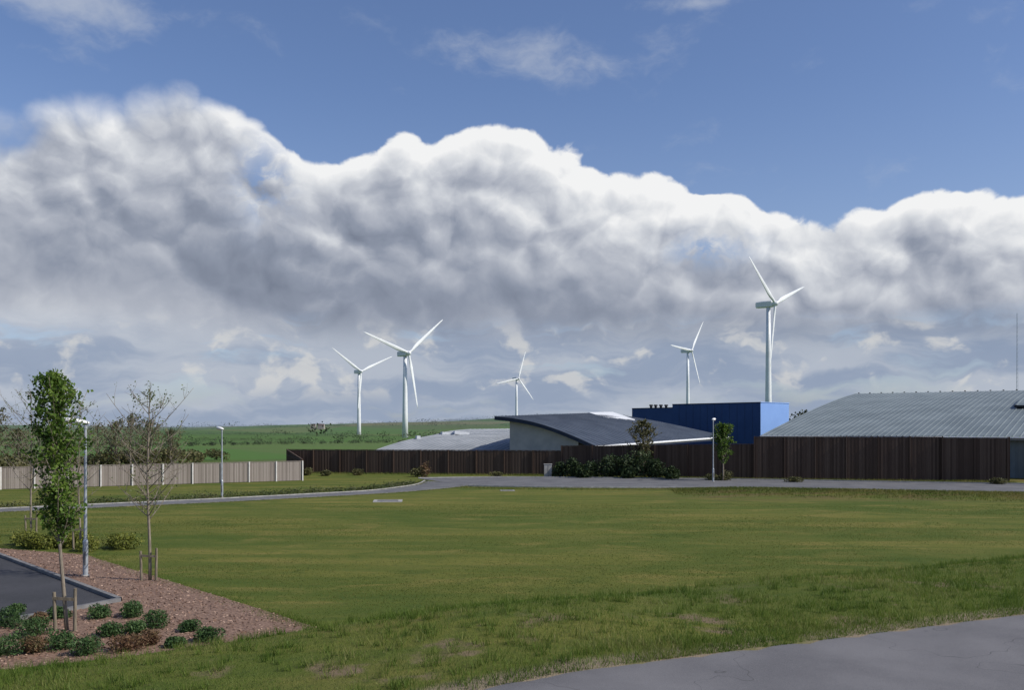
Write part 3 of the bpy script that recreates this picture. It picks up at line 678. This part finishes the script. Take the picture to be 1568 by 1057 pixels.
pts=[(0,.62),(.12,.56),(.22,.47),(.31,.38),(.39,.29),(.47,.31),(.60,.43),(.75,.55),(.88,.69),(.97,.86),(1.0,.92)]
c.points[0].location=pts[0]; c.points[1].location=pts[-1]
for q in pts[1:-1]: c.points.new(*q)
bc.mapping.update(); t.l.new(t.m('ADD',r,t.mul(t.sub(big,.5),.40),clamp=True),bc.inputs['Value'])
br=bc.outputs[0]
k=t.ss(r,.25,.75,.6,2.1)
br=t.add(br,t.mul(rel,k)); br=t.add(br,t.mul(t.sub(big,.5),.35)); br=t.add(br,t.mul(t.ss(dens,.04,0.0),t.ss(r,.6,1.0,0,.25)))
br=t.sub(br,t.mul(left,t.mul(t.ss(r,.55,1,0,1),.13)))
br=t.add(br,t.mul(gauss(70,490,190,60),.34)); br=t.add(br,t.mul(gauss(1280,370,300,60),.16)); br=t.sub(br,t.mul(gauss(420,400,150,60),.08)); br=t.sub(br,t.mul(gauss(700,455,330,40),.08))
ccol=t.ramp(t.m('MULTIPLY',br,1.0,clamp=True),[(0,(.19,.22,.29)),(.25,(.27,.305,.385)),(.5,(.43,.46,.53)),(.75,(.64,.665,.71)),(1,(.89,.895,.90))])
lown=t.noise(t.mapv(Dw,(1,1,5.5)),5.5,5,.55); 
low=t.ss(el,.075,.125,1,0)
pale=t.mix(t.ss(lown,.38,.62),(.27,.34,.47,1),(.45,.50,.585,1))
ccol=t.mix(t.mul(low,.85),ccol,pale)
pn=t.noise(t.mapv(Dw,(1,1,1.9)),15,5,.55); pm=t.mul(t.ss(t.add(pn,t.mul(rel,1.2)),.54,.68),t.mul(t.ss(el,.02,.05),t.ss(el,.085,.12,1,0)))
ccol=t.mix(t.mul(pm,.72),ccol,(.66,.66,.65,1))
wn2=t.noise(t.mapv(Dw,(1,1,2.0),rot=(0,.35,0)),10,7,.6)
wis=t.add(t.add(gauss(800,82,150,44),gauss(100,6,200,28)),t.add(gauss(1065,3,110,16),t.mul(gauss(1430,0,60,22),.4)))
wm=t.mul(t.ss(t.add(t.mul(wis,.5),t.mul(t.sub(wn2,.5),1.9)),.12,.85),.6)
cs=vscale(ccol,10.0)
bg1=t.n.new('ShaderNodeBackground'); tint=t.mix(1.0,sky.outputs[0],(.98,1.02,1.22,1),'MULTIPLY')
haze=t.ss(el,0,.38,.32,0); tint=t.mix(haze,tint,(4.0,4.8,6.2,1)); t.l.new(tint,bg1.inputs[0]); bg1.inputs[1].default_value=.10
bg2=t.n.new('ShaderNodeBackground'); t.l.new(cs,bg2.inputs[0]); bg2.inputs[1].default_value=.10
bg3=t.n.new('ShaderNodeBackground'); bg3.inputs[0].default_value=(5.4,5.8,6.5,1); bg3.inputs[1].default_value=.10
m1=t.n.new('ShaderNodeMixShader'); t.l.new(wm,m1.inputs[0]); t.l.new(bg1.outputs[0],m1.inputs[1]); t.l.new(bg3.outputs[0],m1.inputs[2])
m2=t.n.new('ShaderNodeMixShader'); t.l.new(mask,m2.inputs[0]); t.l.new(m1.outputs[0],m2.inputs[1]); t.l.new(bg2.outputs[0],m2.inputs[2])
wo=t.n.new('ShaderNodeOutputWorld'); t.l.new(m2.outputs[0],wo.inputs[0])
w.cycles.sampling_method='MANUAL'; w.cycles.sample_map_resolution=256
# ------------------------------------------------------------ sun + camera
sl=bpy.data.lights.new('sun','SUN'); sl.energy=4.5; sl.angle=math.radians(.5); sl.color=(1,.95,.86)
so=bpy.data.objects.new('sun',sl); scene.collection.objects.link(so)
sd=Vector((math.sin(SUN_AZ)*math.cos(SUN_EL),math.cos(SUN_AZ)*math.cos(SUN_EL),math.sin(SUN_EL)))
so.rotation_euler=sd.to_track_quat('Z','Y').to_euler(); so.location=(40,-20,60)
cam=bpy.data.cameras.new('camera'); cam.lens=33.0; cam.sensor_width=36; cam.shift_y=126.5/1568; cam.clip_end=30000; cam.clip_start=.1
co=bpy.data.objects.new('camera',cam); scene.collection.objects.link(co); co.location=(0,0,CH); co.rotation_euler=(math.radians(90),0,0)
scene.camera=co
scene.view_settings.view_transform='Standard'; scene.view_settings.look='None'; scene.view_settings.exposure=0
